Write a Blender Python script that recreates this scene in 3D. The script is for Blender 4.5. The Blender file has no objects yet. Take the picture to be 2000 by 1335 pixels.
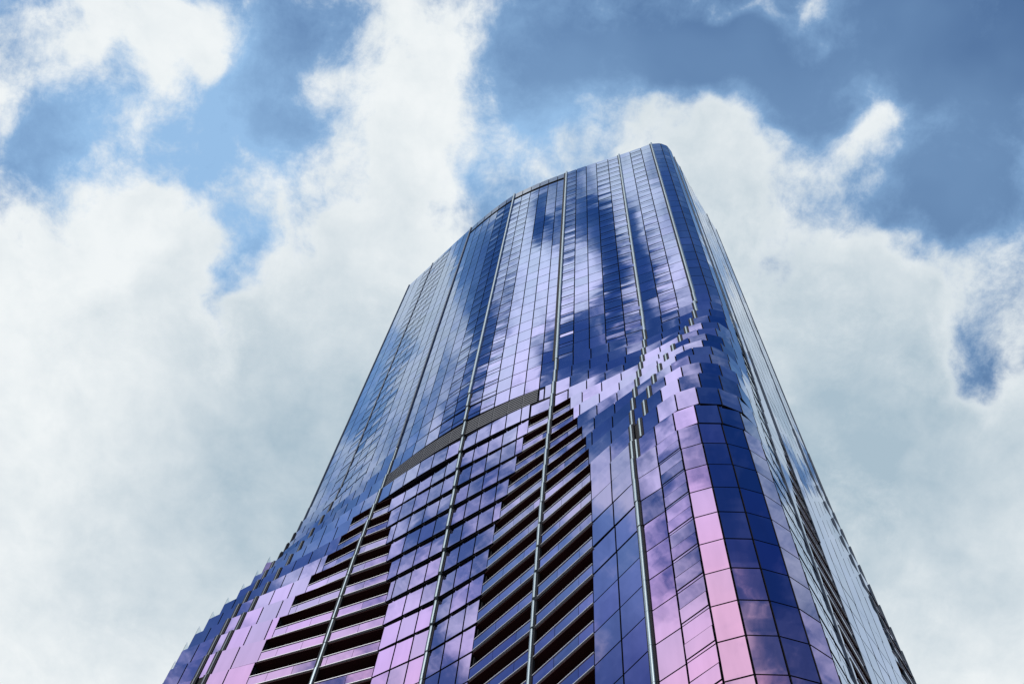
import bpy, bmesh, math, random
from mathutils import Vector, Matrix

random.seed(11)
scene = bpy.context.scene
COL = scene.collection

# ------------------------------------------------------------------ camera
cam_data = bpy.data.cameras.new('camera')
cam_data.lens = 50.0
cam_data.sensor_width = 36.0
cam_data.clip_end = 20000.0
cam = bpy.data.objects.new('camera', cam_data)
COL.objects.link(cam)
CAM_R = Matrix(((0.98797105, -0.15463895, 0.0),
                (-0.14752587, -0.94252637, -0.29980021),
                (0.04636079, 0.29619393, -0.95400201)))
CAM_P = Vector((0.0, 0.0, 1.7))
cam.matrix_world = Matrix.Translation(CAM_P) @ CAM_R.to_4x4()
scene.camera = cam

# ------------------------------------------------------------------ sky, sun, exposure
SUN_ELEV, SUN_AZ = math.radians(42), math.radians(-135)      # azimuth measured from +X towards +Y
view = scene.view_settings
view.view_transform = 'Standard'
view.look = 'None'
view.exposure = 0.0
view.gamma = 1.0
view.use_curve_mapping = False

world = bpy.data.worlds.new('World')
scene.world = world
world.use_nodes = True
WT = world.node_tree
WT.nodes.clear()


def wn(kind, **kw):
    n = WT.nodes.new(kind)
    for k, v in kw.items():
        setattr(n, k, v)
    return n


def wl(a, b):
    WT.links.new(a, b)


def wmath(op, a, b=None, c=None, clamp=False):
    n = wn('ShaderNodeMath', operation=op, use_clamp=clamp)
    for i, v in enumerate((a, b, c)):
        if v is None:
            continue
        if isinstance(v, (int, float)):
            n.inputs[i].default_value = v
        else:
            wl(v, n.inputs[i])
    return n.outputs[0]


def wvec(op, a, b=None):
    n = wn('ShaderNodeVectorMath', operation=op)
    for i, v in enumerate((a, b)):
        if v is None:
            continue
        if isinstance(v, (tuple, list)):
            n.inputs[i].default_value = v
        else:
            wl(v, n.inputs[i])
    return n


def wnoise(vec, scale, detail, rough, offset=(0, 0, 0), lac=2.0):
    v = wvec('ADD', vec, offset).outputs[0]
    n = wn('ShaderNodeTexNoise', noise_dimensions='2D')
    n.inputs['Scale'].default_value = scale
    n.inputs['Detail'].default_value = detail
    n.inputs['Roughness'].default_value = rough
    n.inputs['Lacunarity'].default_value = lac
    wl(v, n.inputs['Vector'])
    return n


def wsmooth(x, lo, hi):
    n = wn('ShaderNodeMapRange', interpolation_type='SMOOTHSTEP')
    wl(x, n.inputs[0])
    n.inputs[1].default_value = lo
    n.inputs[2].default_value = hi
    return n.outputs[0]


def wmix(fac, a, b):
    n = wn('ShaderNodeMix', data_type='RGBA')
    if isinstance(fac, (int, float)):
        n.inputs[0].default_value = fac
    else:
        wl(fac, n.inputs[0])
    for sock, v in ((n.inputs[6], a), (n.inputs[7], b)):
        if isinstance(v, (tuple, list)):
            sock.default_value = (*v, 1)
        else:
            wl(v, sock)
    return n.outputs[2]


# The cloud deck is a layer seen from below: u is the place on that layer
# (metres east and north of the zenith per metre of height).
CLOUD_MASSES = [
    (-0.211, 0.177, 0.069, 0.050, -1.10),
    (-0.274, 0.227, 0.063, 0.031, -0.90),
    (-0.374, 0.144, 0.028, 0.036, -0.70),
    (-0.202, 0.118, 0.034, 0.034, -1.10),
    (-0.167, 0.252, 0.023, 0.043, -1.00),
    (-0.214, 0.310, 0.020, 0.052, -1.30),
    (-0.183, 0.169, 0.034, 0.046, -0.80),
    (-0.210, 0.274, 0.024, 0.024, -0.50),
    (-0.008, 0.116, 0.045, 0.045, -0.80),
    (0.023, 0.083, 0.056, 0.041, -1.10),
    (0.193, 0.064, 0.125, 0.045, -1.70),
    (0.292, 0.063, 0.062, 0.085, -1.60),
    (0.292, 0.149, 0.043, 0.047, -1.40),
    (0.235, 0.173, 0.039, 0.015, -0.50),
    (0.349, 0.266, 0.032, 0.045, -1.90),
    (0.404, 0.462, 0.065, 0.109, 1.30),
    (-0.020, 0.180, 0.038, 0.034, -0.60),
    (0.110, 0.091, 0.056, 0.034, -1.00),
    (0.173, 0.120, 0.042, 0.019, -0.90),
    (-0.348, 0.224, 0.044, 0.028, -0.60),
    (-0.376, 0.270, 0.029, 0.029, -0.40),
    (-0.033, 0.216, 0.030, 0.023, -0.40),
    (0.061, 0.120, 0.049, 0.022, -0.80),
    (0.185, 0.128, 0.021, 0.027, -1.00),
    (0.262, 0.176, 0.047, 0.023, -0.80),
    (-0.351, 0.236, 0.044, 0.040, -0.50),
    (-0.367, 0.400, 0.025, 0.046, -0.80),
    (0.137, 0.087, 0.056, 0.023, -0.60),
    (-0.023, 0.158, 0.026, 0.023, -0.50),
    (-0.295, 0.129, 0.074, 0.027, 0.65),
    (-0.344, 0.158, 0.024, 0.024, 0.60),
    (-0.255, 0.140, 0.017, 0.017, 0.60),
    (-0.102, 0.113, 0.064, 0.056, 0.90),
    (-0.096, 0.188, 0.076, 0.072, 0.90),
    (-0.125, 0.261, 0.066, 0.066, 0.90),
    (-0.302, 0.255, 0.068, 0.032, 0.70),
    (-0.314, 0.359, 0.123, 0.094, 1.20),
    (-0.214, 0.192, 0.017, 0.023, 0.90),
    (-0.333, 0.531, 0.228, 0.184, 2.10),
    (-0.135, 0.411, 0.097, 0.129, 1.70),
    (0.139, 0.148, 0.053, 0.038, 1.00),
    (0.223, 0.120, 0.031, 0.027, 1.30),
    (0.220, 0.236, 0.109, 0.058, 1.00),
    (0.275, 0.384, 0.148, 0.164, 1.80),
    (0.122, 0.047, 0.034, 0.009, 1.20),
    (0.163, 0.041, 0.011, 0.011, 0.80),
    (-0.379, 0.207, 0.020, 0.024, 0.60),
    (0.326, 0.111, 0.024, 0.024, 0.90),
    (0.084, 0.149, 0.041, 0.026, 0.70),
    (0.200, -0.360, 0.240, 0.200, -1.80),
    (0.530, -0.100, 0.060, 0.070, 0.60),
    (0.480, 0.330, 0.120, 0.100, 1.50),
    (-0.115, -0.160, 0.030, 0.040, 1.20),
    (-0.138, -0.215, 0.020, 0.030, 1.20),
    (-0.200, -0.085, 0.014, 0.025, 1.50),
    (-0.210, -0.145, 0.018, 0.020, 1.50),
    (-0.255, -0.145, 0.025, 0.025, 1.60),
    (-0.310, -0.140, 0.040, 0.030, 1.20),
    (-0.190, -0.168, 0.012, 0.012, 1.00),
    (-0.210, -0.240, 0.020, 0.016, 1.00),
    (-0.290, -0.185, 0.025, 0.020, 1.00),
    (-0.150, -0.145, 0.012, 0.014, -1.80),
    (-0.177, -0.115, 0.013, 0.014, -1.80),
    (-0.152, -0.172, 0.012, 0.014, -1.80),
    (-0.163, -0.195, 0.013, 0.014, -2.00),
    (-0.175, -0.212, 0.014, 0.014, -1.80),
    (-0.192, -0.222, 0.014, 0.012, -1.60),
    (-0.226, -0.188, 0.018, 0.016, -2.00),
    (-0.250, -0.210, 0.022, 0.014, -2.00),
    (-0.232, -0.224, 0.018, 0.012, -1.50),
    (-0.265, 0.125, 0.018, 0.025, 1.00),
    (-0.310, 0.120, 0.020, 0.025, 1.00),
    (-0.310, 0.070, 0.025, 0.030, 0.70),
    (-0.370, 0.050, 0.030, 0.030, 0.70),
    (-0.380, 0.150, 0.040, 0.040, 0.50),
    (-0.560, -0.110, 0.050, 0.060, 1.30),
    (-0.270, -0.420, 0.060, 0.130, 1.80),
    (-0.220, -0.290, 0.040, 0.030, 0.80),
    (-0.590, -0.230, 0.070, 0.070, 1.70),
    (-0.420, 0.050, 0.025, 0.030, 0.50),
    (-0.520, 0.110, 0.100, 0.050, -0.90),
    (-0.580, 0.030, 0.050, 0.050, -1.20),
    (-0.650, -0.020, 0.050, 0.060, -0.90),
    (-0.480, 0.090, 0.050, 0.050, -0.50),
    (-0.480, -0.040, 0.040, 0.020, -0.50),
    (-0.245, 0.070, 0.022, 0.030, -1.30),
    (-0.250, 0.130, 0.015, 0.020, -0.50),
    (-0.360, 0.000, 0.030, 0.030, -0.60),
    (-0.245, -0.030, 0.030, 0.035, -1.60),
    (-0.290, 0.010, 0.040, 0.030, -1.80),
    (-0.335, -0.050, 0.025, 0.030, -1.40),
    (-0.370, -0.040, 0.025, 0.035, -0.90),
    (0.000, -0.250, 0.080, 0.080, -0.80),
]
GREY_BASES = [
    (-0.140, 0.434, 0.122, 0.171, 0.85),
    (0.269, 0.356, 0.171, 0.171, 0.95),
    (-0.270, 0.566, 0.131, 0.109, 0.25),
    (0.065, 0.144, 0.075, 0.056, 0.45),
    (0.150, 0.205, 0.057, 0.038, 0.40),
]

VEILS = [
    (-0.016, 0.183, 0.049, 0.041, 0.50),
    (-0.239, 0.192, 0.147, 0.097, 0.75),
    (-0.329, 0.244, 0.080, 0.080, 0.20),
    (-0.011, 0.120, 0.090, 0.082, 0.35),
    (0.201, 0.098, 0.175, 0.106, 0.34),
    (-0.211, 0.306, 0.047, 0.079, 0.30),
    (0.297, 0.201, 0.098, 0.118, 0.20),
    (0.220, -0.380, 0.240, 0.180, -0.15),
    (-0.640, -0.020, 0.080, 0.100, 0.18),
    (-0.480, 0.090, 0.100, 0.060, 0.65),
    (-0.500, -0.030, 0.060, 0.040, 0.35),
    (-0.260, 0.080, 0.060, 0.070, 0.20),
    (0.000, -0.320, 0.050, 0.060, 0.15),
]

SKY_STRENGTH = 0.1
tc = wn('ShaderNodeTexCoord')
sep = wn('ShaderNodeSeparateXYZ')
wl(tc.outputs['Generated'], sep.inputs[0])
zc = wmath('MAXIMUM', sep.outputs[2], 0.06)
cmb = wn('ShaderNodeCombineXYZ')
wl(wmath('DIVIDE', sep.outputs[0], zc), cmb.inputs[0])
wl(wmath('DIVIDE', sep.outputs[1], zc), cmb.inputs[1])
U = cmb.outputs[0]
# turbulence of the layer
w1 = wnoise(U, 9.0, 3.0, 0.55, (3.1, 7.7, 0))
w2 = wnoise(U, 9.0, 3.0, 0.55, (11.3, 2.9, 0))
wc = wn('ShaderNodeCombineXYZ')
wl(wmath('MULTIPLY_ADD', w1.outputs[0], 0.11, -0.055), wc.inputs[0])
wl(wmath('MULTIPLY_ADD', w2.outputs[0], 0.11, -0.055), wc.inputs[1])
UW = wvec('ADD', U, wc.outputs[0]).outputs[0]


def masses(table, start):
    acc = start
    for x, y, rx, ry, amp in table:
        d = wvec('SUBTRACT', UW, (x, y, 0)).outputs[0]
        d = wvec('MULTIPLY', d, (1 / rx, 1 / ry, 0)).outputs[0]
        q = wvec('DOT_PRODUCT', d, d).outputs[1]
        g = wmath('POWER', 2.718, wmath('MULTIPLY', q, -1.0))
        acc = wmath('MULTIPLY_ADD', g, amp, acc)
    return acc


UF = wvec('ADD', U, wvec('MULTIPLY', wc.outputs[0], (0.25, 0.25, 0)).outputs[0]).outputs[0]
field = masses(CLOUD_MASSES, 0.05)
grey = masses(GREY_BASES, 0.0)
big = wnoise(UW, 7.0, 4.0, 0.55, (5.5, 1.2, 0)).outputs[0]
fine = wnoise(UF, 13.0, 12.0, 0.63, (0.4, 9.1, 0), 2.1).outputs[0]
wisp = wnoise(UF, 30.0, 6.0, 0.7, (8.4, 3.3, 0), 2.2).outputs[0]
cover = wmath('MULTIPLY_ADD', wmath('SUBTRACT', big, 0.5), 0.9, field)
cover = wmath('MULTIPLY_ADD', wmath('SUBTRACT', fine, 0.5), 3.4, cover)
cover = wmath('MULTIPLY_ADD', wmath('SUBTRACT', wisp, 0.5), 1.5, cover)
alpha = wsmooth(cover, -0.6, 0.95)
thick = wsmooth(cover, 0.3, 1.9)
# white lit billows, greyer where the deck is thick
shade = wmath('MULTIPLY_ADD', wmath('SUBTRACT', wisp, 0.5), 0.22, grey)
shade = wmath('MULTIPLY_ADD', wmath('SUBTRACT', fine, 0.5), -0.4, shade, clamp=True)
billow = wnoise(UF, 24.0, 7.0, 0.55, (2.2, 6.4, 0)).outputs[0]
shade = wmath('MULTIPLY', shade, wmath('MULTIPLY_ADD', thick, 0.45, 0.55))
shade = wmath('MULTIPLY_ADD', wmath('SUBTRACT', billow, 0.44), 0.5, shade, clamp=True)
cl_col = wmix(shade, (8.75, 9.15, 9.3), (4.0, 5.2, 6.1))

nish = wn('ShaderNodeTexSky', sky_type='NISHITA', sun_disc=False)
nish.sun_elevation = SUN_ELEV
nish.sun_rotation = math.pi / 2 - SUN_AZ
nish.air_density = 1.0
nish.dust_density = 0.6
nish.ozone_density = 1.4
# a thin veil of high haze over the blue
veil = masses(VEILS, 0.08)
veil = wmath('MULTIPLY_ADD', wsmooth(cover, -1.7, 0.1), 0.3, veil)
veil = wmath('MULTIPLY', veil, wmath('MULTIPLY_ADD', big, 0.4, 0.8), clamp=True)
sky_col = wmix(veil, wvec('MULTIPLY', nish.outputs[0], (0.18, 0.50, 0.92)).outputs[0], (3.1, 5.2, 8.0))
# clouds on the sun's side of the sky are lit more brightly than those opposite
sdot = wvec('DOT_PRODUCT', tc.outputs['Generated'], (math.cos(SUN_ELEV) * math.cos(SUN_AZ), math.cos(SUN_ELEV) * math.sin(SUN_AZ), math.sin(SUN_ELEV))).outputs[1]
lit = wmath('MULTIPLY_ADD', wsmooth(sdot, 0.745, 0.86), 0.75, 1.0)
sc_ = wn('ShaderNodeVectorMath', operation='SCALE')
wl(cl_col, sc_.inputs[0])
wl(lit, sc_.inputs[3])
cl_col = sc_.outputs[0]
bg = wn('ShaderNodeBackground')
bg.inputs[1].default_value = SKY_STRENGTH
wl(wmix(alpha, sky_col, cl_col), bg.inputs[0])
wout = wn('ShaderNodeOutputWorld')
wl(bg.outputs[0], wout.inputs[0])
world.cycles.sampling_method = 'MANUAL'
world.cycles.sample_map_resolution = 512

sun_data = bpy.data.lights.new('sun', 'SUN')
sun_data.energy = 2.2
sun_data.angle = math.radians(0.5)
sun_data.color = (1.0, 0.95, 0.88)
sun = bpy.data.objects.new('sun', sun_data)
COL.objects.link(sun)
_sd = Vector((math.cos(SUN_ELEV) * math.cos(SUN_AZ), math.cos(SUN_ELEV) * math.sin(SUN_AZ), math.sin(SUN_ELEV)))
sun.rotation_euler = _sd.to_track_quat('Z', 'Y').to_euler()
sun.location = (150, -150, 300)

# ------------------------------------------------------------------ materials
def mat(name):
    m = bpy.data.materials.new(name)
    m.use_nodes = True
    return m, m.node_tree, m.node_tree.nodes['Principled BSDF']


def coated_glass(name, coating, edge, rough, wave):
    """sun-control glass: a metallic interference coating, violet face on, clearer at grazing angles"""
    m, t, p = mat(name)
    at = t.nodes.new('ShaderNodeAttribute')
    at.attribute_name = 'tone'
    hs = t.nodes.new('ShaderNodeHueSaturation')
    lw = t.nodes.new('ShaderNodeLayerWeight')
    lw.inputs['Blend'].default_value = 0.5
    co = t.nodes.new('ShaderNodeValToRGB')
    el = co.color_ramp.elements
    el[0].position, el[0].color = coating[0][0], (*coating[0][1], 1)
    el[1].position, el[1].color = coating[-1][0], (*coating[-1][1], 1)
    for pos, c in coating[1:-1]:
        q = el.new(pos)
        q.color = (*c, 1)
    t.links.new(lw.outputs['Facing'], co.inputs[0])
    t.links.new(co.outputs[0], hs.inputs['Color'])
    for sock, lo, hi in (('Hue', 0.485, 0.515), ('Saturation', 0.9, 1.1), ('Value', 0.84, 1.08)):
        mr = t.nodes.new('ShaderNodeMapRange')
        mr.inputs[3].default_value = lo
        mr.inputs[4].default_value = hi
        t.links.new(at.outputs['Fac'], mr.inputs[0])
        t.links.new(mr.outputs[0], hs.inputs[sock])
    # faint run-off dirt
    geo = t.nodes.new('ShaderNodeNewGeometry')
    mp = t.nodes.new('ShaderNodeMapping')
    mp.inputs['Scale'].default_value = (1.6, 1.6, 0.16)
    t.links.new(geo.outputs['Position'], mp.inputs[0])
    nz = t.nodes.new('ShaderNodeTexNoise')
    nz.inputs['Scale'].default_value = 1.4
    nz.inputs['Detail'].default_value = 5
    t.links.new(mp.outputs[0], nz.inputs['Vector'])
    dr = t.nodes.new('ShaderNodeMapRange')
    dr.inputs[1].default_value = 0.35
    dr.inputs[2].default_value = 0.75
    dr.inputs[3].default_value = 1.0
    dr.inputs[4].default_value = 0.9
    t.links.new(nz.outputs[0], dr.inputs[0])
    mx = t.nodes.new('ShaderNodeMix')
    mx.data_type = 'RGBA'
    mx.blend_type = 'MULTIPLY'
    mx.inputs[0].default_value = 1.0
    t.links.new(hs.outputs[0], mx.inputs[6])
    t.links.new(dr.outputs[0], mx.inputs[7])
    t.links.new(mx.outputs[2], p.inputs['Base Color'])
    p.inputs['Metallic'].default_value = 1.0
    p.inputs['Specular Tint'].default_value = (*edge, 1)
    p.inputs['Roughness'].default_value = rough
    # roller wave of tempered panes
    bz = t.nodes.new('ShaderNodeTexNoise')
    bz.inputs['Scale'].default_value = 0.55
    bz.inputs['Detail'].default_value = 1.0
    t.links.new(geo.outputs['Position'], bz.inputs['Vector'])
    bp = t.nodes.new('ShaderNodeBump')
    bp.inputs['Strength'].default_value = 1.0
    bp.inputs['Distance'].default_value = wave
    t.links.new(bz.outputs[0], bp.inputs['Height'])
    t.links.new(bp.outputs[0], p.inputs['Normal'])
    return m


def plain(name, col, rough=0.6, metal=0.0, var=0.12, scale=2.0, spec=0.5):
    m, t, p = mat(name)
    geo = t.nodes.new('ShaderNodeNewGeometry')
    nz = t.nodes.new('ShaderNodeTexNoise')
    nz.inputs['Scale'].default_value = scale
    nz.inputs['Detail'].default_value = 6
    t.links.new(geo.outputs['Position'], nz.inputs['Vector'])
    mx = t.nodes.new('ShaderNodeMix')
    mx.data_type = 'RGBA'
    mx.inputs[6].default_value = (*[c * (1 - var) for c in col], 1)
    mx.inputs[7].default_value = (*[min(1, c * (1 + var)) for c in col], 1)
    t.links.new(nz.outputs[0], mx.inputs[0])
    t.links.new(mx.outputs[2], p.inputs['Base Color'])
    p.inputs['Roughness'].default_value = rough
    p.inputs['Metallic'].default_value = metal
    p.inputs['Specular IOR Level'].default_value = spec
    return m


GLASS = coated_glass('violet_mirror_glass', [(0.53, (0.58, 0.30, 0.45)), (0.63, (0.44, 0.29, 0.52)), (0.73, (0.46, 0.38, 0.58)), (0.87, (0.38, 0.45, 0.58))], (0.66, 0.76, 0.92), 0.02, 0.004)
ALU = plain('brushed_aluminium', (0.29, 0.34, 0.36), 0.32, 0.85, 0.1, 1.2)
EDGE = plain('pale_slab_trim', (0.50, 0.50, 0.53), 0.45, 0.3, 0.12, 1.5)
DARK_SHADED = plain('dark_shaded_fin_metal', (0.035, 0.045, 0.06), 0.35, 0.5, 0.1, 1.2)  # left fins' shade and dark reflections painted in; right-hand fins are plain dark
DARK = plain('black_gasket', (0.012, 0.012, 0.016), 0.7, 0.0, 0.2, 2.0, 0.1)
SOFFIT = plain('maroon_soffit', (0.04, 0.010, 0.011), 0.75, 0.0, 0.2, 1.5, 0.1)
LOUV = plain('grey_louvre_metal', (0.03, 0.034, 0.055), 0.6, 0.0, 0.1, 2.0)
ROOF = plain('roof_membrane', (0.3, 0.3, 0.3), 0.9)
PARAPET = plain('grey_blue_parapet_glass', (0.10, 0.13, 0.20), 0.12, 0.6, 0.1, 1.5)
PILLAR = plain('pillar_concrete', (0.22, 0.2, 0.2), 0.85)
GROUND = plain('paved_ground', (0.16, 0.155, 0.15), 0.9, 0.0, 0.25, 0.3)

CLEAR, _t, _p = mat('clear_balustrade_glass')
_p.inputs['Base Color'].default_value = (0.80, 0.88, 0.90, 1)
_p.inputs['Transmission Weight'].default_value = 1.0
_p.inputs['Roughness'].default_value = 0.02
_p.inputs['IOR'].default_value = 1.12

# ------------------------------------------------------------------ ground
def link(name, me, parent=None, m=None):
    if m is not None and not me.materials:
        me.materials.append(m)
    o = bpy.data.objects.new(name, me)
    COL.objects.link(o)
    if parent is not None:
        o.parent = parent
    return o


gm = bpy.data.meshes.new('ground')
gm.from_pydata([(-4000, -4000, 0), (4000, -4000, 0), (4000, 4000, 0), (-4000, 4000, 0)], [], [(0, 1, 2, 3)])
g = link('ground', gm, None, GROUND)
g['kind'] = 'structure'

# ------------------------------------------------------------------ the tower: plan of every floor (metres)
FLOOR = 3.1
TOP_Z = 1.7 + 65 * FLOOR
NB = 65
TRACKS = {
    'P0': {26: (-16.23, 57.13), 27: (-16.32, 57.11), 28: (-16.44, 56.97), 29: (-16.51, 56.59), 30: (-16.53, 55.98), 31: (-16.52, 55.24), 32: (-16.54, 54.50), 33: (-16.58, 53.79), 34: (-16.66, 53.16), 35: (-16.77, 52.59), 36: (-16.86, 52.10), 37: (-16.92, 51.68), 38: (-16.93, 51.39), 39: (-16.92, 51.25), 40: (-16.92, 51.25), 41: (-16.92, 51.29), 42: (-16.93, 51.32), 43: (-16.93, 51.32)},
    'P1': {26: (-13.22, 53.30), 27: (-13.26, 53.31), 28: (-13.39, 53.32), 29: (-13.63, 53.25), 30: (-13.95, 53.11), 31: (-14.29, 52.89), 32: (-14.62, 52.65), 33: (-14.93, 52.36), 34: (-15.23, 52.05), 35: (-15.49, 51.70), 36: (-15.74, 51.37), 37: (-15.95, 51.09), 38: (-16.11, 50.91), 39: (-16.19, 50.83), 40: (-16.19, 50.83), 41: (-16.16, 50.85), 42: (-16.14, 50.86), 43: (-16.14, 50.86)},
    'Z': {31: (-17.06, 55.23), 32: (-17.37, 55.03), 33: (-17.80, 54.79), 34: (-18.35, 54.47), 35: (-18.84, 54.14), 36: (-19.16, 53.72), 37: (-19.31, 53.27), 38: (-19.34, 52.89), 39: (-19.33, 52.69), 40: (-19.33, 52.69), 41: (-19.33, 52.75), 42: (-19.35, 52.79), 43: (-19.35, 52.79)},
    'L2': {32: (-10.09, 48.32), 33: (-10.42, 48.52), 34: (-10.87, 48.73), 35: (-11.51, 48.99), 36: (-12.11, 49.16), 37: (-12.64, 49.28), 38: (-12.97, 49.33), 39: (-13.13, 49.36), 40: (-13.13, 49.36), 41: (-13.10, 49.35), 42: (-13.08, 49.35), 43: (-13.08, 49.35)},
    'P2': {26: (-8.38, 47.16), 27: (-8.39, 47.18), 28: (-8.40, 47.19), 29: (-8.44, 47.20), 30: (-8.50, 47.19), 31: (-8.59, 47.15), 32: (-8.67, 47.11), 33: (-8.73, 47.07), 34: (-8.79, 47.05), 35: (-8.83, 47.07), 36: (-8.85, 47.11), 37: (-8.85, 47.16), 38: (-8.83, 47.20), 39: (-8.83, 47.24), 40: (-8.83, 47.26), 41: (-8.83, 47.26), 42: (-8.83, 47.26), 43: (-8.82, 47.25)},
    'R2b': {32: (-7.47, 46.23), 33: (-7.22, 46.06), 34: (-6.90, 45.87), 35: (-6.48, 45.65), 36: (-6.06, 45.46), 37: (-5.69, 45.36), 38: (-5.42, 45.32), 39: (-5.26, 45.36), 40: (-5.19, 45.40), 41: (-5.17, 45.45), 42: (-5.17, 45.45), 43: (-5.18, 45.44)},
    'P3': {26: (-2.88, 41.28), 27: (-2.87, 41.28), 28: (-2.85, 41.30), 29: (-2.80, 41.34), 30: (-2.73, 41.44), 31: (-2.66, 41.56), 32: (-2.59, 41.70), 33: (-2.52, 41.84), 34: (-2.46, 42.01), 35: (-2.41, 42.19), 36: (-2.36, 42.38), 37: (-2.29, 42.58), 38: (-2.23, 42.78), 39: (-2.17, 42.97), 40: (-2.12, 43.11), 41: (-2.09, 43.20), 42: (-2.07, 43.22), 43: (-2.07, 43.22)},
    'L4': {32: (2.29, 37.94), 33: (2.06, 38.19), 34: (1.77, 38.52), 35: (1.42, 38.96), 36: (1.11, 39.41), 37: (0.85, 39.82), 38: (0.67, 40.15), 39: (0.56, 40.41), 40: (0.51, 40.62), 41: (0.49, 40.78), 42: (0.50, 40.87), 43: (0.50, 40.91)},
    'P4': {26: (4.00, 37.00), 27: (3.99, 37.00), 28: (3.98, 37.00), 29: (3.94, 36.99), 30: (3.87, 36.96), 31: (3.80, 36.91), 32: (3.74, 36.85), 33: (3.70, 36.80), 34: (3.65, 36.76), 35: (3.60, 36.70), 36: (3.55, 36.65), 37: (3.52, 36.63), 38: (3.49, 36.66), 39: (3.47, 36.73), 40: (3.46, 36.83), 41: (3.46, 36.95), 42: (3.48, 37.11), 43: (3.49, 37.24)},
    'G': {32: (4.96, 35.84), 33: (5.13, 35.55), 34: (5.35, 35.15), 35: (5.62, 34.61), 36: (5.83, 34.11), 37: (5.97, 33.71), 38: (6.03, 33.43), 39: (6.06, 33.29), 40: (6.07, 33.26), 41: (6.08, 33.31), 42: (6.10, 33.41), 43: (6.12, 33.51)},
    'P5': {26: (10.93, 33.38), 27: (10.92, 33.38), 28: (10.87, 33.35), 29: (10.73, 33.24), 30: (10.52, 33.04), 31: (10.24, 32.73), 32: (9.92, 32.37), 33: (9.60, 31.97), 34: (9.27, 31.60), 35: (8.95, 31.26), 36: (8.64, 30.98), 37: (8.39, 30.75), 38: (8.21, 30.57), 39: (8.09, 30.44), 40: (8.05, 30.37), 41: (8.05, 30.34), 42: (8.08, 30.34), 43: (8.12, 30.39)},
    'P6': {26: (15.16, 31.08), 27: (15.09, 31.05), 28: (14.86, 30.98), 29: (14.40, 30.85), 30: (13.74, 30.70), 31: (12.97, 30.56), 32: (12.18, 30.45), 33: (11.41, 30.36), 34: (10.70, 30.24), 35: (10.07, 30.08), 36: (9.54, 29.90), 37: (9.08, 29.77), 38: (8.76, 29.71), 39: (8.60, 29.71), 40: (8.60, 29.71), 41: (8.64, 29.71), 42: (8.67, 29.70), 43: (8.67, 29.70)},
}
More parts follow.
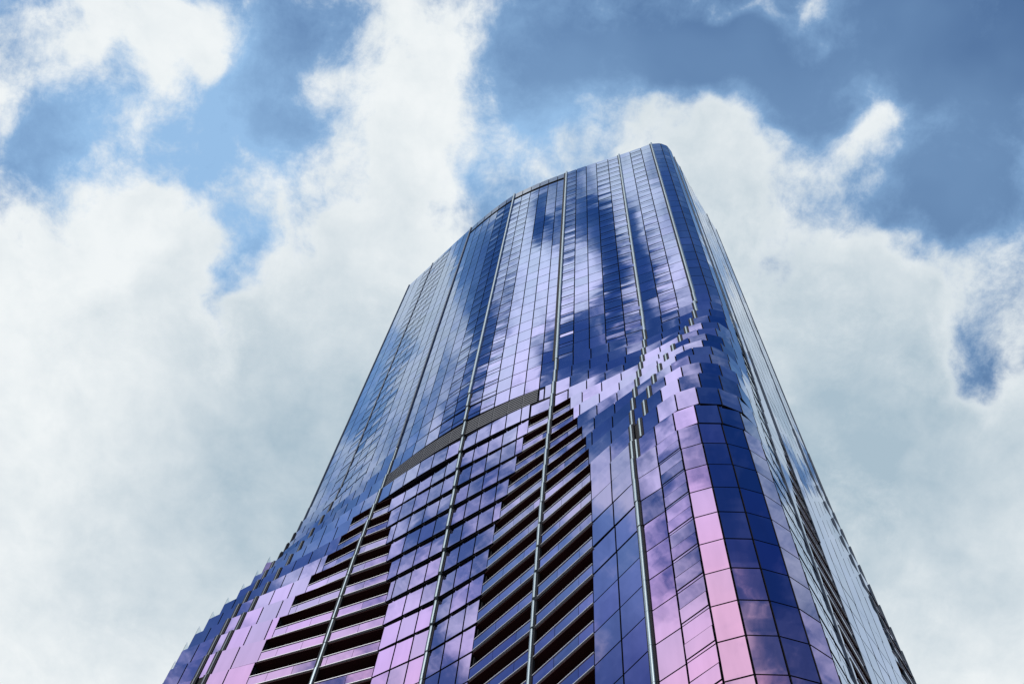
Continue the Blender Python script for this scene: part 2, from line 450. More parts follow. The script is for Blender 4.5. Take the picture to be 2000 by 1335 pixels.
CORNER = {
    26: [(15.13, 31.07), (15.51, 30.97), (15.90, 30.87), (16.28, 30.78), (16.67, 30.81), (17.06, 30.90), (17.44, 31.00), (17.73, 31.27), (18.02, 31.53), (18.29, 31.83), (18.50, 32.16), (18.71, 32.50), (18.93, 32.84), (19.20, 33.12), (19.48, 33.41), (19.76, 33.69)],
    27: [(15.01, 31.03), (15.40, 30.92), (15.80, 30.81), (16.19, 30.70), (16.59, 30.72), (16.99, 30.80), (17.39, 30.89), (17.68, 31.18), (17.97, 31.46), (18.24, 31.77), (18.46, 32.11), (18.68, 32.46), (18.90, 32.81), (19.18, 33.10), (19.47, 33.40), (19.76, 33.69)],
    28: [(14.73, 30.95), (15.15, 30.81), (15.56, 30.66), (15.97, 30.53), (16.40, 30.54), (16.83, 30.60), (17.26, 30.67), (17.56, 30.98), (17.86, 31.30), (18.14, 31.63), (18.38, 32.00), (18.62, 32.37), (18.85, 32.74), (19.15, 33.06), (19.45, 33.38), (19.76, 33.69)],
    29: [(14.28, 30.84), (14.72, 30.65), (15.16, 30.46), (15.61, 30.30), (16.08, 30.28), (16.55, 30.31), (17.01, 30.40), (17.34, 30.74), (17.67, 31.09), (17.99, 31.44), (18.25, 31.84), (18.52, 32.24), (18.78, 32.64), (19.10, 32.99), (19.43, 33.34), (19.76, 33.69)],
    30: [(13.67, 30.70), (14.14, 30.45), (14.61, 30.21), (15.10, 30.02), (15.62, 29.95), (16.15, 29.95), (16.64, 30.08), (17.02, 30.45), (17.40, 30.82), (17.78, 31.19), (18.08, 31.63), (18.38, 32.07), (18.68, 32.51), (19.04, 32.90), (19.40, 33.30), (19.76, 33.69)],
    31: [(12.95, 30.57), (13.46, 30.26), (13.97, 29.96), (14.50, 29.72), (15.07, 29.59), (15.66, 29.57), (16.18, 29.78), (16.64, 30.15), (17.09, 30.53), (17.55, 30.91), (17.89, 31.39), (18.23, 31.88), (18.57, 32.36), (18.97, 32.81), (19.36, 33.25), (19.76, 33.69)],
    32: [(12.20, 30.46), (12.73, 30.07), (13.28, 29.71), (13.86, 29.40), (14.48, 29.21), (15.13, 29.16), (15.71, 29.41), (16.24, 29.80), (16.77, 30.19), (17.29, 30.60), (17.67, 31.13), (18.06, 31.67), (18.46, 32.20), (18.89, 32.70), (19.32, 33.19), (19.76, 33.69)],
    33: [(11.45, 30.34), (12.02, 29.88), (12.59, 29.44), (13.22, 29.07), (13.89, 28.83), (14.61, 28.75), (15.26, 28.99), (15.85, 29.41), (16.45, 29.83), (17.02, 30.28), (17.45, 30.86), (17.89, 31.45), (18.33, 32.03), (18.81, 32.58), (19.28, 33.14), (19.76, 33.69)],
    34: [(10.76, 30.22), (11.35, 29.68), (11.95, 29.16), (12.61, 28.72), (13.35, 28.43), (14.13, 28.33), (14.87, 28.52), (15.53, 28.95), (16.16, 29.44), (16.75, 29.96), (17.23, 30.60), (17.72, 31.23), (18.21, 31.86), (18.73, 32.47), (19.24, 33.08), (19.76, 33.69)],
    35: [(10.13, 30.07), (10.75, 29.47), (11.37, 28.87), (12.06, 28.36), (12.86, 28.05), (13.71, 27.93), (14.54, 28.06), (15.28, 28.47), (15.90, 29.05), (16.50, 29.66), (17.03, 30.34), (17.56, 31.03), (18.10, 31.70), (18.65, 32.36), (19.20, 33.03), (19.76, 33.69)],
    36: [(9.60, 29.93), (10.23, 29.26), (10.88, 28.61), (11.59, 28.03), (12.45, 27.71), (13.35, 27.58), (14.25, 27.68), (15.07, 28.04), (15.69, 28.71), (16.28, 29.40), (16.85, 30.12), (17.42, 30.85), (18.00, 31.56), (18.59, 32.27), (19.17, 32.98), (19.76, 33.69)],
    37: [(9.17, 29.81), (9.80, 29.09), (10.46, 28.39), (11.20, 27.77), (12.09, 27.42), (13.04, 27.28), (13.99, 27.38), (14.86, 27.75), (15.51, 28.45), (16.11, 29.19), (16.71, 29.95), (17.32, 30.70), (17.92, 31.45), (18.53, 32.20), (19.15, 32.95), (19.76, 33.69)],
    38: [(8.71, 29.92), (9.33, 29.13), (9.99, 28.37), (10.74, 27.70), (11.65, 27.29), (12.64, 27.11), (13.64, 27.19), (14.54, 27.57), (15.31, 28.20), (15.94, 28.99), (16.58, 29.77), (17.21, 30.56), (17.85, 31.34), (18.48, 32.12), (19.12, 32.91), (19.76, 33.69)],
    39: [(8.44, 30.18), (9.09, 29.38), (9.77, 28.60), (10.48, 27.87), (11.40, 27.41), (12.40, 27.20), (13.42, 27.23), (14.38, 27.52), (15.21, 28.09), (15.86, 28.89), (16.51, 29.69), (17.16, 30.49), (17.81, 31.29), (18.46, 32.09), (19.11, 32.89), (19.76, 33.69)],
    40: [(8.15, 30.47), (8.83, 29.67), (9.51, 28.86), (10.20, 28.06), (11.11, 27.54), (12.13, 27.30), (13.17, 27.27), (14.19, 27.47), (15.11, 27.96), (15.78, 28.78), (16.44, 29.60), (17.11, 30.41), (17.77, 31.23), (18.43, 32.05), (19.09, 32.87), (19.76, 33.69)],
    41: [(8.15, 30.47), (8.83, 29.67), (9.51, 28.86), (10.20, 28.06), (11.11, 27.54), (12.13, 27.30), (13.17, 27.27), (14.19, 27.47), (15.11, 27.96), (15.78, 28.78), (16.44, 29.60), (17.11, 30.41), (17.77, 31.23), (18.43, 32.05), (19.09, 32.87), (19.76, 33.69)],
    42: [(8.15, 30.47), (8.83, 29.67), (9.51, 28.86), (10.20, 28.06), (11.11, 27.54), (12.13, 27.30), (13.17, 27.27), (14.19, 27.47), (15.11, 27.96), (15.78, 28.78), (16.44, 29.60), (17.11, 30.41), (17.77, 31.23), (18.43, 32.05), (19.09, 32.87), (19.76, 33.69)],
    43: [(8.15, 30.47), (8.83, 29.67), (9.51, 28.86), (10.20, 28.06), (11.11, 27.54), (12.13, 27.30), (13.17, 27.27), (14.19, 27.47), (15.11, 27.96), (15.78, 28.78), (16.44, 29.60), (17.11, 30.41), (17.77, 31.23), (18.43, 32.05), (19.09, 32.87), (19.76, 33.69)],
}
R1 = (19.76, 33.69)
R2_UP, R3_UP = (24.84, 39.87), (26.57, 41.87)
R2_LOW, R3_LOW = (25.45, 39.45), (27.20, 41.45)
BACK_UP = [(27.55, 43.9), (27.7, 46.5), (24.0, 58.0), (0.0, 70.0), (-14.6, 64.0), (-16.5, 59.0)]
BACK_LOW = [(28.1, 43.4), (28.2, 46.5), (24.0, 58.0), (0.0, 70.0), (-16.0, 64.0), (-19.4, 55.5)]


def V(p):
    return Vector((p[0], p[1]))


def tab(t, kk):
    kk = min(max(kk, 26.0), 43.0)
    a = int(math.floor(kk))
    f = kk - a
    if a not in t and a + 1 in t:
        a, f = a + 1, 0.0
    if a not in t:
        return None
    p = V(t[a])
    if f > 0 and a + 1 in t:
        p = p.lerp(V(t[a + 1]), f)
    return p


def node(name, kk):
    return tab(TRACKS[name], kk)


def ease(a, b, x):
    t = min(1.0, max(0.0, (x - a) / (b - a)))
    return t * t * (3 - 2 * t)


def corner(kk):
    kk = min(max(kk, 26.0), 43.0)
    a = int(math.floor(kk))
    f = kk - a
    p = [V(q) for q in CORNER[a]]
    if f > 0 and a + 1 in CORNER:
        p = [q.lerp(V(r), f) for q, r in zip(p, CORNER[a + 1])]
    return p


def cumlen(pl):
    s = [0.0]
    for a, b in zip(pl, pl[1:]):
        s.append(s[-1] + (b - a).length)
    return s


def at(pl, s, d):
    d = min(max(d, 0.0), s[-1])
    for i in range(len(pl) - 1):
        if d <= s[i + 1] + 1e-9:
            L = s[i + 1] - s[i]
            return pl[i].lerp(pl[i + 1], (d - s[i]) / L if L > 1e-9 else 0.0)
    return pl[-1].copy()


def cuts_even(L, n):
    return [L * i / n for i in range(n + 1)]


def cuts_step(L, w, left=True, tail=0.4):
    n = int(L / w)
    c = [w * i for i in range(n + 1)]
    if L - c[-1] > tail or n == 0:
        c.append(L)
    else:
        c[-1] = L
    if not left:
        c = [L - x for x in reversed(c)]
    return c


# segment: dict(kind, pts, types)
def seg_cols(pl, cuts, types):
    s = cumlen(pl)
    pts = [at(pl, s, c) for c in cuts]
    n = len(pts) - 1
    if isinstance(types, str) and len(types) == 1:
        types = types * n
    types = (types * 3)[:n]
    return dict(kind='wall', pts=pts, types=types)


def straight(a, b, cuts, types):
    return seg_cols([a, b], cuts, types)


def bowed(a, b, bow, n=9):
    """gently curved bay between two fins (bow > 0 swells outward)"""
    d = b - a
    nrm = Vector((d.y, -d.x)).normalized()
    return [a.lerp(b, i / (n - 1)) + nrm * (bow * 4 * (i / (n - 1)) * (1 - i / (n - 1))) for i in range(n)]


def band_segments(k):
    """wall segments of the storey between floor lines k (top) and k + 1, left to right"""
    kk = k + 0.35
    t = ease(28, 40, k)
    P = {n: node(n, kk) for n in ('P0', 'P1', 'P2', 'P3', 'P4', 'P5', 'P6')}
    P0, P1, P2, P3, P4, P5, P6 = (P[n] for n in ('P0', 'P1', 'P2', 'P3', 'P4', 'P5', 'P6'))
    S = []
    up = k < 28
    b = 1 - t
    if k >= 31:
        Z = node('Z', kk)
        L = (P0 - Z).length
        S.append(straight(Z, P0, cuts_even(L, max(1, round(L / 1.5))), 'e'))
    # P0 - P1
    L = (P1 - P0).length
    if up:
        S.append(straight(P0, P1, cuts_even(L, 3), 'pps'))
    elif L > 0.9:
        S.append(straight(P0, P1, cuts_step(L, 1.62, False), 'p'))
    elif L > 0.05:
        S.append(dict(kind='gap', pts=[P0, P1], types=''))
    # P1 - P2
    if k < 32:
        pl = bowed(P1, P2, 0.04)
        L = cumlen(pl)[-1]
        S.append(seg_cols(pl, cuts_even(L, 6) if up else cuts_step(L, 1.3), 'sssppw' if up else 'p'))
    else:
        L2 = node('L2', kk)
        L = (L2 - P1).length
        S.append(straight(P1, L2, cuts_step(L, 1.55), 'p'))
        S.append(dict(kind='balcony', pts=[L2, P2], types='', bay='A'))
    # P2 - P3
    if k < 32:
        pl = bowed(P2, P3, 0.18 * b)
        L = cumlen(pl)[-1]
        if k == 30:
            S.append(dict(kind='louvre', pts=[at(pl, cumlen(pl), c) for c in cuts_even(L, 6)], types=''))
        else:
            S.append(seg_cols(pl, cuts_even(L, 6), 'ppppss' if k < 30 else 'p'))
    else:
        R2b = node('R2b', kk)
        S.append(dict(kind='balcony', pts=[P2, R2b], types='', bay='A'))
        L = (P3 - R2b).length
        S.append(straight(R2b, P3, cuts_step(L, 1.28, False), 'r'))
    # P3 - P4
    if k < 32:
        pl = bowed(P3, P4, 0.15 * b)
        s = cumlen(pl)
        c = cuts_even(s[-1], 6)
        if k == 30:
            S.append(dict(kind='louvre', pts=[at(pl, s, x) for x in c[:6]], types=''))
            S.append(seg_cols(pl, [c[5], c[5] + 0.55, c[6]], 'hp'))
        elif k == 31:
            S.append(seg_cols(pl, c[:5] + [c[4] + 0.75, c[6]], 'rrrrph'))
        else:
            S.append(seg_cols(pl, c, 'sspppp'))
    else:
        L4 = node('L4', kk)
        L = (L4 - P3).length
        S.append(straight(P3, L4, cuts_step(L, 1.27), 'r'))
        S.append(dict(kind='balcony', pts=[L4, P4], types='', bay='B'))
    # P4 - P5
    if k < 32:
        pl = bowed(P4, P5, 0.04 * b)
        s = cumlen(pl)
        if up:
            w = [0.187, 0.187, 0.191, 0.218, 0.217]
            c = [0.0]
            for x in w:
                c.append(c[-1] + x * s[-1])
            S.append(seg_cols(pl, c, 'sppss'))
        else:
            c = cuts_step(s[-1], 1.57, False)
            if k == 31:
                S.append(seg_cols(pl, c, 'hpppppp'))
            else:
                S.append(seg_cols(pl, c, 'p'))
    else:
        G = node('G', kk)
        S.append(dict(kind='balcony', pts=[P4, G], types='', bay='B'))
        L = (P5 - G).length
        S.append(straight(G, P5, cuts_step(L, 1.57 + 0.26 * t, False, 0.25), 'p'))
    # P5 - P6
    cr = corner(kk)
    if k < 40:
        C0 = cr[0]
        L = (C0 - P5).length
        if up:
            S.append(straight(P5, C0, cuts_even(L, 3), 'psp'))
        elif L > 0.7:
            S.append(straight(P5, C0, cuts_step(L, 1.55, True, 0.5), 'p'))
        else:
            S.append(dict(kind='gap', pts=[P5, C0], types=''))
    else:
        cr = [P5] + cr[1:]
    # rounded corner as far as R1
    s = cumlen(cr)
    L = s[-1]
    wb = 3.4 * ease(33, 42, k) if k >= 35 else 0.0
    rr = 1.65 + (4.35 - 1.65) * ease(28, 40, k)              # distance of the narrow fin Q before R1           # balcony at the far end of the corner
    if up:
        c = [0, 1.30, 2.33, 3.31, L - rr, L]
        ty = 'cccce'
    elif k < 40:
        n = max(4, round((L - rr) / 1.36))
        c = cuts_even(L - rr, n)
        ty = 'c' * (n - 1) + 's'
        c.append(L - wb)
        ty += 'e'
    else:
        c = [0, 1.62, 3.18, 4.44, 5.80, 7.12, 8.36, L - rr - 1.5, L - rr, L - wb]
        ty = 'cdccccsse'
    S.append(seg_cols(cr, c, ty))
    q_pt = at(cr, s, L - rr)
    if wb > 0:
        S.append(dict(kind='balcony', pts=[at(cr, s, L - wb), cr[-1]], types='', bay='C'))
    # right-hand face
    r1 = V(R1)
    tr = ease(30, 41, k)
    r2 = V(R2_UP).lerp(V(R2_LOW), tr)
    r3 = V(R3_UP).lerp(V(R3_LOW), tr)
    L = (r2 - r1).length
    wb = 1.3 * ease(36, 44, k) if k >= 38 else 0.0
    S.append(straight(r1, r2, [(L - wb) * i / 5 for i in range(6)], 'e'))
    if wb > 0:
        S.append(dict(kind='balcony', pts=[r1.lerp(r2, (L - wb) / L), r2], types='', bay='D'))
    if k >= 37:
        S.append(dict(kind='balcony', pts=[r2, r3], types='', bay='E'))
    else:
        S.append(straight(r2, r3, cuts_even((r3 - r2).length, 2), 'e'))
    bk = [r3] + [V(a).lerp(V(c), tr) for a, c in zip(BACK_UP, BACK_LOW)] + [S[0]['pts'][0]]
    for a, c in zip(bk, bk[1:]):
        L = (c - a).length
        S.append(straight(a, c, cuts_even(L, max(1, round(L / 3.0))), 'b'))
    fins = {n: P[n] for n in ('P0', 'P1', 'P2', 'P3', 'P4', 'P5')}
    if k < 40:
        fins['P6'] = cr[0]
    if k >= 40:
        fins.pop('P1')
    fins.update(Q=q_pt, R1=r1, R2=r2, R3=r3)
    return S, fins


BANDS = [band_segments(k) for k in range(NB)]


def zline(k):
    return TOP_Z - FLOOR * k


# ------------------------------------------------------------------ piece store
FLEN = 2778.0 / 2000.0
CAM_I = (Matrix.Translation(CAM_P) @ CAM_R.to_4x4()).inverted()


def px(v):
    c = CAM_I @ v
    if c.z > -0.1:
        return None
    return (0.5 + FLEN * c.x / -c.z, 0.5 - 1.498 * FLEN * c.y / -c.z)


def seen_area(q):
    """share of the photograph a front face covers (0 if turned away or outside)"""
    n = (q[1] - q[0]).cross(q[3] - q[0])
    c = sum(q, Vector()) / 4
    if n.dot(CAM_P - c) <= 0:
        return 0.0
    p = [px(v) for v in q]
    if any(v is None for v in p):
        return 0.0
    if all(v[0] < 0 for v in p) or all(v[0] > 1 for v in p) or all(v[1] < 0 for v in p) or all(v[1] > 1 for v in p):
        return 0.0
    a = 0.0
    for i in range(4):
        x0, y0 = p[i]
        x1, y1 = p[(i + 1) % 4]
        a += x0 * y1 - x1 * y0
    return abs(a) / 2


PIECES = []          # (name, material, quad, depth, tone, area, parent)
BOX_F = [(0, 1, 2, 3), (4, 7, 6, 5), (0, 4, 5, 1), (1, 5, 6, 2), (2, 6, 7, 3), (3, 7, 4, 0)]


def add_piece(name, m, quad, depth, tone, parent=None):
    PIECES.append((name, m, quad, depth, tone, seen_area(quad), parent))


def tilted(a, b, z0, z1, out, gx, gz0, gz1, tilt):
    """outer face of a panel hung on the line a-b (plan), with joint gaps and a slight hanging error"""
    d = b - a
    L = d.length
    u = d / L
    n = Vector((u.y, -u.x))
    w = L - 2 * gx
    h = (z1 - gz1) - (z0 + gz0)
    c2 = (a + b) / 2 + n * out
    c = Vector((c2.x, c2.y, (z0 + gz0 + z1 - gz1) / 2))
    U3 = Vector((u.x, u.y, 0))
    N3 = Vector((n.x, n.y, 0))
    rx, rz = random.gauss(0, tilt), random.gauss(0, tilt * 0.8)
    up = (Vector((0, 0, 1)) + N3 * rx).normalized()
    ri = (U3 + N3 * rz).normalized()
    return [c - ri * w / 2 - up * h / 2, c + ri * w / 2 - up * h / 2, c + ri * w / 2 + up * h / 2, c - ri * w / 2 + up * h / 2]


def panel(name, a, b, z0, z1, out=0.0, gx=0.05, gz0=0.06, gz1=0.055, tilt=0.0016, depth=0.09, m=None, parent=None, tone=None):
    if (b - a).length - 2 * gx < 0.08:
        return
    q = tilted(a, b, z0, z1, out, gx, gz0, gz1, tilt)
    add_piece(name, m or GLASS, q, depth, random.random() if tone is None else tone, parent)


tower = bpy.data.objects.new('glass_tower', None)
COL.objects.link(tower)
tower.location = (4.0, 45.0, 0.0)
tower['label'] = 'tall curving tower clad in violet mirror glass with silver fins and dark balconies'
tower['category'] = 'skyscraper'
TINV = Matrix.Translation((-4.0, -45.0, 0.0))


def tlink(name, verts, faces, m, parent=None, tones=None, smooth=False, gasket=False):
    me = bpy.data.meshes.new(name)
    me.from_pydata([tuple(v - Vector((4.0, 45.0, 0.0))) for v in verts], [], faces)
    if tones is not None:
        at_ = me.attributes.new('tone', 'FLOAT', 'POINT')
        at_.data.foreach_set('value', tones)
    if smooth:
        me.polygons.foreach_set('use_smooth', [True] * len(me.polygons))
    o = link(name, me, tower if parent is None else parent, m)
    if gasket:
        me.materials.append(DARK)
        me.polygons.foreach_set('material_index', [0 if i % 6 == 0 else 1 for i in range(len(me.polygons))])
    return o


class Acc:
    """collects boxes, strips and plates that belong to one part"""
    def __init__(self):
        self.v, self.f = [], []

    def add(self, verts, faces):
        b = len(self.v)
        self.v += verts
        self.f += [tuple(b + i for i in f) for f in faces]

    def bar(self, a, b, z0, z1, out0, out1):
        d = b - a
        u = d / d.length
        n = Vector((u.y, -u.x))
        p = [a + n * out1, b + n * out1, b + n * out0, a + n * out0]
        self.add([Vector((q.x, q.y, z)) for z in (z0, z1) for q in p],
                 [(0, 1, 5, 4), (1, 2, 6, 5), (2, 3, 7, 6), (3, 0, 4, 7), (0, 3, 2, 1), (4, 5, 6, 7)])


# ------------------------------------------------------------------ walls, storey by storey
BALC = []            # balcony parts: (acc, key)
balcony_objs = {}
for k, (segs, fins) in enumerate(BANDS):
    z1, z0 = zline(k), zline(k + 1)
    for sg in segs:
        pts = sg['pts']
        if sg['kind'] == 'wall':
            for i, ty in enumerate(sg['types']):
                a, b = pts[i], pts[i + 1]
                if k == 0 and ty in 'psw' and -8.5 < a.x < 3.9:
                    # parapet glass stands above an open shadow slot on these bays
                    panel('parapet_panel', a, b, z0, z1, tilt=0.002, m=PARAPET)
                elif k == 1 and ty in 'psw' and -8.5 < a.x < 3.9:
                    panel('glass_panel', a, b, z0, z1 - 1.35)
                elif ty == 'p':
                    panel('glass_panel', a, b, z0, z1)
                elif ty == 'w':
                    panel('glass_panel', a, b, z0, z0 + 1.5)
                    panel('glass_panel', a, b, z0 + 1.5, z1)
                elif ty == 's':
                    panel('spandrel_panel', a, b, z0, z0 + 0.85, tilt=0.004)
                    panel('awning_window', a, b, z0 + 0.85, z0 + 1.95, out=0.03, tilt=0.0035, gz0=0.05, gz1=0.05)
                    panel('awning_window', a, b, z0 + 1.95, z1, out=0.0, tilt=0.003, gz1=0.08)
                elif ty == 'r':
                    panel('glass_panel', a, b, z0, z1, gz0=0.10, gz1=0.035)
                elif ty == 'h':
                    panel('glass_panel', a, b, z0, z1, gx=0.1, gz0=0.25, gz1=0.45, out=-0.05)
                elif ty == 'c':
                    panel('corner_panel', a, b, z0, z1)
                elif ty == 'd':
                    panel('corner_panel', a, b, z0 + 1.55, z1, tilt=0.006)
                    panel('corner_panel', a, b, z0 + 0.22, z0 + 1.55, tilt=0.006, out=0.03)
                    panel('corner_panel', a, b, z0, z0 + 0.22, tilt=0.004, gz0=0.03, gz1=0.03)
                elif ty == 'e':
                    panel('side_panel', a, b, z0, z1, tilt=0.003)
                elif ty == 'b':
                    panel('rear_panel', a, b, z0, z1)
        elif sg['kind'] == 'louvre':
            for i in range(len(pts) - 1):
                a, b = pts[i], pts[i + 1]
                ac = Acc()
                n_bl = 7
                for j in range(n_bl):
                    zz = z0 + 0.16 + (FLOOR - 0.5) * j / (n_bl - 1)
                    u = (b - a).normalized()
                    ac.bar(a + u * 0.05, b - u * 0.05, zz, zz + 0.2, -0.14, 0.0)
                ac.bar(a, a + (b - a).normalized() * 0.05, z0 + 0.08, z1 - 0.2, -0.14, 0.01)
                tlink('louvre', ac.v, ac.f, LOUV)
        elif sg['kind'] == 'balcony':
            a, b = pts
            L = (b - a).length
            if L < 0.35:
                continue
            u = (b - a) / L
            ac = Acc()
            ac.bar(a, b, z0 + 0.01, z0 + 0.07, -0.2, 0.04)           # pale slab trim under the balustrade
            key = (k, sg['bay'], round(a.x, 2))
            o = tlink('balcony', ac.v, ac.f, EDGE)
            balcony_objs[key] = o
            ac = Acc()
            ac.bar(a, b, z0 + 1.25, z0 + 1.31, -0.06, 0.04)
            tlink('rail', ac.v, ac.f, EDGE, o)
            ac = Acc()
            ac.bar(a, b, z1 - 0.16, z1 - 0.104, -2.05, -0.02)
            tlink('balcony_ceiling', ac.v, ac.f, SOFFIT, o)
            for j, (c0, c1) in enumerate(zip(cuts_step(L, 1.75, sg['bay'] != 'A', 0.5), cuts_step(L, 1.75, sg['bay'] != 'A', 0.5)[1:])):
                panel('balustrade_panel', a + u * c0, a + u * c1, z0 + 0.10, z0 + 1.25, gx=0.012, gz0=0.01, gz1=0.0, tilt=0.004, depth=0.05, parent=o)

for name, m in sorted({(p[0], p[1].name) for p in PIECES}):
    rows = [p for p in PIECES if p[0] == name]
    rows.sort(key=lambda p: -p[5])
    n_ind = 300
    if name == 'rear_panel':
        n_ind = 0
    bv, bf, bt = [], [], []
    for i, (nm, mt, q, depth, tone, area, par) in enumerate(rows):
        nrm = (q[1] - q[0]).cross(q[3] - q[0]).normalized()
        vs = list(q) + [v - nrm * depth for v in q]
        if i < n_ind and area > 0:
            tlink(nm, vs, BOX_F, mt, par, [tone] * 8, gasket=True)
        else:
            b0 = len(bv)
            bv += vs
            bf += [tuple(b0 + j for j in f) for f in BOX_F]
            bt += [tone] * 8
    if bv:
        o = tlink(name, bv, bf, rows[0][1], None, bt, gasket=True)
        o['kind'] = 'stuff'

# ------------------------------------------------------------------ dark core behind the joints, floor plates
core = Acc()
INSET = {'wall': 0.22, 'louvre': 0.35, 'balcony': 2.1, 'gap': 0.12}
for k, (segs, fins) in enumerate(BANDS):
    z1, z0 = zline(k), zline(k + 1)
    line, outl = [], []
    for sg in segs:
        d = INSET[sg['kind']]
        pts = sg['pts']
        for i in range(len(pts) - 1):
            a, b = pts[i], pts[i + 1]
            if (b - a).length < 1e-6:
                continue
            u = (b - a).normalized()
            n = Vector((u.y, -u.x))
            line += [a - n * d, b - n * d]
            if not outl or (a - outl[-1]).length > 0.03:
                outl.append(a)
            if (b - outl[-1]).length > 0.03:
                outl.append(b)
    nv = len(line)
    core.add([Vector((p.x, p.y, z)) for z in (z0, z1) for p in line],
             [(i, (i + 1) % nv, nv + (i + 1) % nv, nv + i) for i in range(nv)])
    # plate closing the storey below and above
    if (outl[0] - outl[-1]).length < 0.03:
        outl.pop()
    n = len(outl)
    nrm = []
    for i in range(n):
        t0 = (outl[i] - outl[i - 1]).normalized() + (outl[(i + 1) % n] - outl[i]).normalized()
        t0.normalize()
        nrm.append(Vector((t0.y, -t0.x)))
    ring_o = [p - q * 0.1 for p, q in zip(outl, nrm)]
    ring_i = [p - q * 2.5 for p, q in zip(outl, nrm)]
    vs, fs = [], []
    for za, zb in ((z0 + 0.004, z0 + 0.06), (z1 - 0.10, z1 - 0.004)):
        b0 = len(vs)
        vs += [Vector((p.x, p.y, z)) for z in (za, zb) for p in ring_o] + [Vector((p.x, p.y, z)) for z in (za, zb) for p in ring_i]
        for i in range(n):
            j = (i + 1) % n
            fs += [(b0 + i, b0 + j, b0 + n + j, b0 + n + i), (b0 + i, b0 + 2 * n + i, b0 + 2 * n + j, b0 + j),
                   (b0 + n + i, b0 + n + j, b0 + 3 * n + j, b0 + 3 * n + i)]
    tlink('floor_plate', vs, fs, DARK)
    if k == 0:
        tlink('roof', [Vector((p.x, p.y, z1 - 0.5)) for p in ring_o], [tuple(range(n))], ROOF)
tlink('core_wall', core.v, core.f, DARK)

# ------------------------------------------------------------------ clear guards on the stepped ledges at the left end
for k in range(31, 41):
    kk = k + 0.35
    Z = node('Z', kk)
    P0 = node('P0', kk)
    z1 = zline(k)
    bk = V(BACK_UP[-1]).lerp(V(BACK_LOW[-1]), ease(30, 41, k))
    ac = Acc()
    ac.bar(bk, Z, z1 + 0.02, z1 + 1.15, -0.06, -0.04)
    tlink('ledge_guard', ac.v, ac.f, CLEAR)

# ------------------------------------------------------------------ pillars in the balcony recesses
for k in range(33, 50):
    z1, z0 = zline(k), zline(k + 1)
    for n, dx in (('P2', 1.0), ('P4', 0.9)):
        p = node(n, k + 0.35)
        q = p + Vector((dx * 0.75 + 0.35, dx * 0.75))
        vs, fs = [], []
        for z in (z0 + 0.07, z1 - 0.11):
            vs += [Vector((q.x + 0.26 * math.cos(j * math.pi / 5), q.y + 0.26 * math.sin(j * math.pi / 5), z)) for j in range(10)]
        fs = [(j, (j + 1) % 10, 10 + (j + 1) % 10, 10 + j) for j in range(10)]
        tlink('pillar', vs, fs, PILLAR, smooth=True)

# ------------------------------------------------------------------ fins
FIN_W, FIN_D = 0.125, 0.20
PROFILE = [(-FIN_W, -0.12), (-FIN_W, 0.14)] + [(-FIN_W * math.cos(t * math.pi / 8), 0.14 + (FIN_D - 0.14) * math.sin(t * math.pi / 8)) for t in range(1, 8)] + [(FIN_W, 0.14), (FIN_W, -0.12)]


def wall_dirs(k):
    """tangent of the wall at every fin of storey k"""
    segs, fins = BANDS[k]
    res = {}
    runs = [(sg['pts'][i], sg['pts'][i + 1]) for sg in segs for i in range(len(sg['pts']) - 1) if (sg['pts'][i + 1] - sg['pts'][i]).length > 1e-4]
    for n, p in fins.items():
        tl = Vector((0, 0))
        for a, b in runs:
            if (a - p).length < 0.02 or (b - p).length < 0.02:
                tl += (b - a).normalized()
        res[n] = tl.normalized() if tl.length > 0 else Vector((1, 0))
    return res


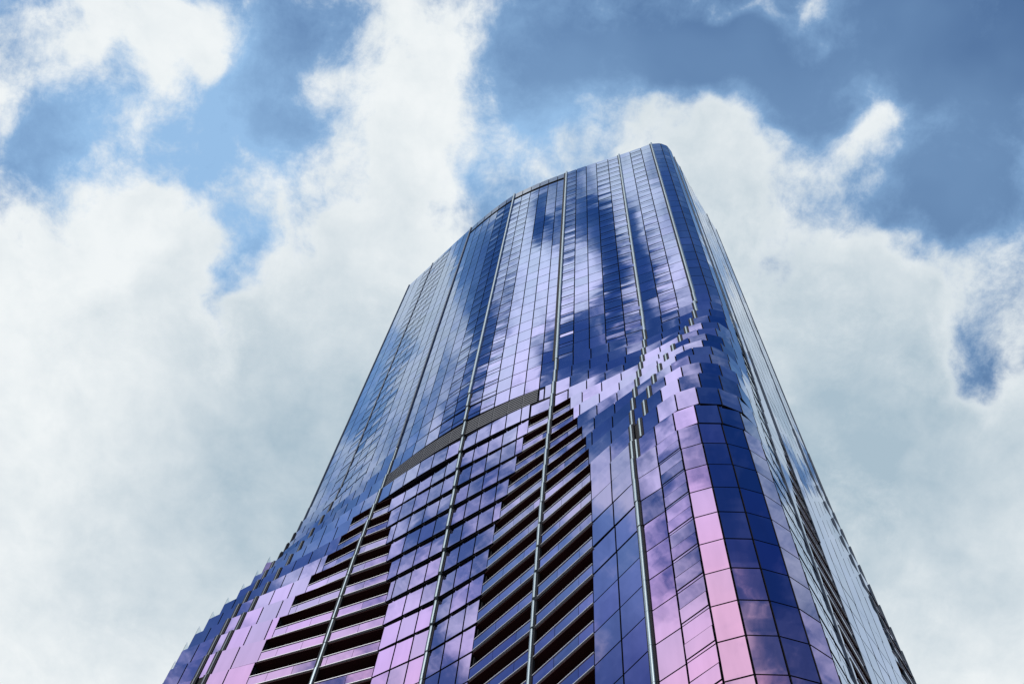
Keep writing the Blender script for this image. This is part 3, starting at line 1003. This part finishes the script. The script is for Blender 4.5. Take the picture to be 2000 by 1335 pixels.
def fin_piece(acc, p, u, z0, z1, kw=1.0, kd=1.0):
    n = Vector((u.y, -u.x))
    m_ = len(PROFILE)
    q = [p + u * (x * kw) + n * (y * kd if y > 0 else y) for x, y in PROFILE]
    acc.add([Vector((a.x, a.y, z)) for z in (z0 + 0.012, z1 - 0.012) for a in q],
            [(i, (i + 1) % m_, m_ + (i + 1) % m_, m_ + i) for i in range(m_)] +
            [tuple(reversed(range(m_))), tuple(range(m_, 2 * m_))])


FIN_SIZE = {'P0': (0.7, 0.5), 'P1': (0.7, 0.5), 'P2': (0.8, 0.75), 'Q': (0.6, 0.5), 'R1': (0.4, 0.3), 'R2': (0.4, 0.3), 'R3': (0.4, 0.3)}
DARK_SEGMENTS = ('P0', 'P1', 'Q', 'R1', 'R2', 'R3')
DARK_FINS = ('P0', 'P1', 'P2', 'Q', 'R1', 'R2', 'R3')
DIRS = [wall_dirs(k) for k in range(NB)]
for n in ('P0', 'P1', 'P2', 'P3', 'P4', 'P5', 'P6', 'Q', 'R1', 'R2', 'R3'):
    upper = Acc()
    for k in range(28):
        fin_piece(upper, BANDS[k][1][n], DIRS[k][n], zline(k + 1), zline(k) + ((0.5 if n[0] == 'R' else 0.05) if k == 0 else 0), *FIN_SIZE.get(n, (1.0, 1.0)))
    tlink('fin', upper.v, upper.f, DARK_SHADED if n in DARK_FINS else ALU)
    if n in ('P3', 'P4', 'P5', 'P6'):
        ch = Acc()
        for k in range(28):
            p, u = BANDS[k][1][n], DIRS[k][n]
            w = 0.40 if n == 'P4' else 0.27
            ch.bar(p - u * w, p - u * 0.13, zline(k + 1), zline(k), -0.1, 0.035)
        tlink('fin_channel', ch.v, ch.f, DARK)
    for k in range(28, NB):
        if n in BANDS[k][1]:
            low = Acc()
            fin_piece(low, BANDS[k][1][n], DIRS[k][n], zline(k + 1), zline(k), *(FIN_SIZE.get(n, (0.8, 0.8)) if k > 39 or n in ('P3', 'P4') else (0.55, 0.5)))
            tlink('fin_segment', low.v, low.f, DARK_SHADED if n in DARK_SEGMENTS else ALU)
            if n[0] == 'P' and k < 50:
                low = Acc()
                p, u = BANDS[k][1][n], DIRS[k][n]
                low.bar(p - u * 0.2, p + u * 0.2, zline(k + 1) + 0.02, zline(k) - 0.02, -0.1, 0.05)
                tlink('fin_backing', low.v, low.f, DARK)

scene.render.engine = 'CYCLES'
scene.cycles.max_bounces = 6
scene.cycles.use_denoising = True
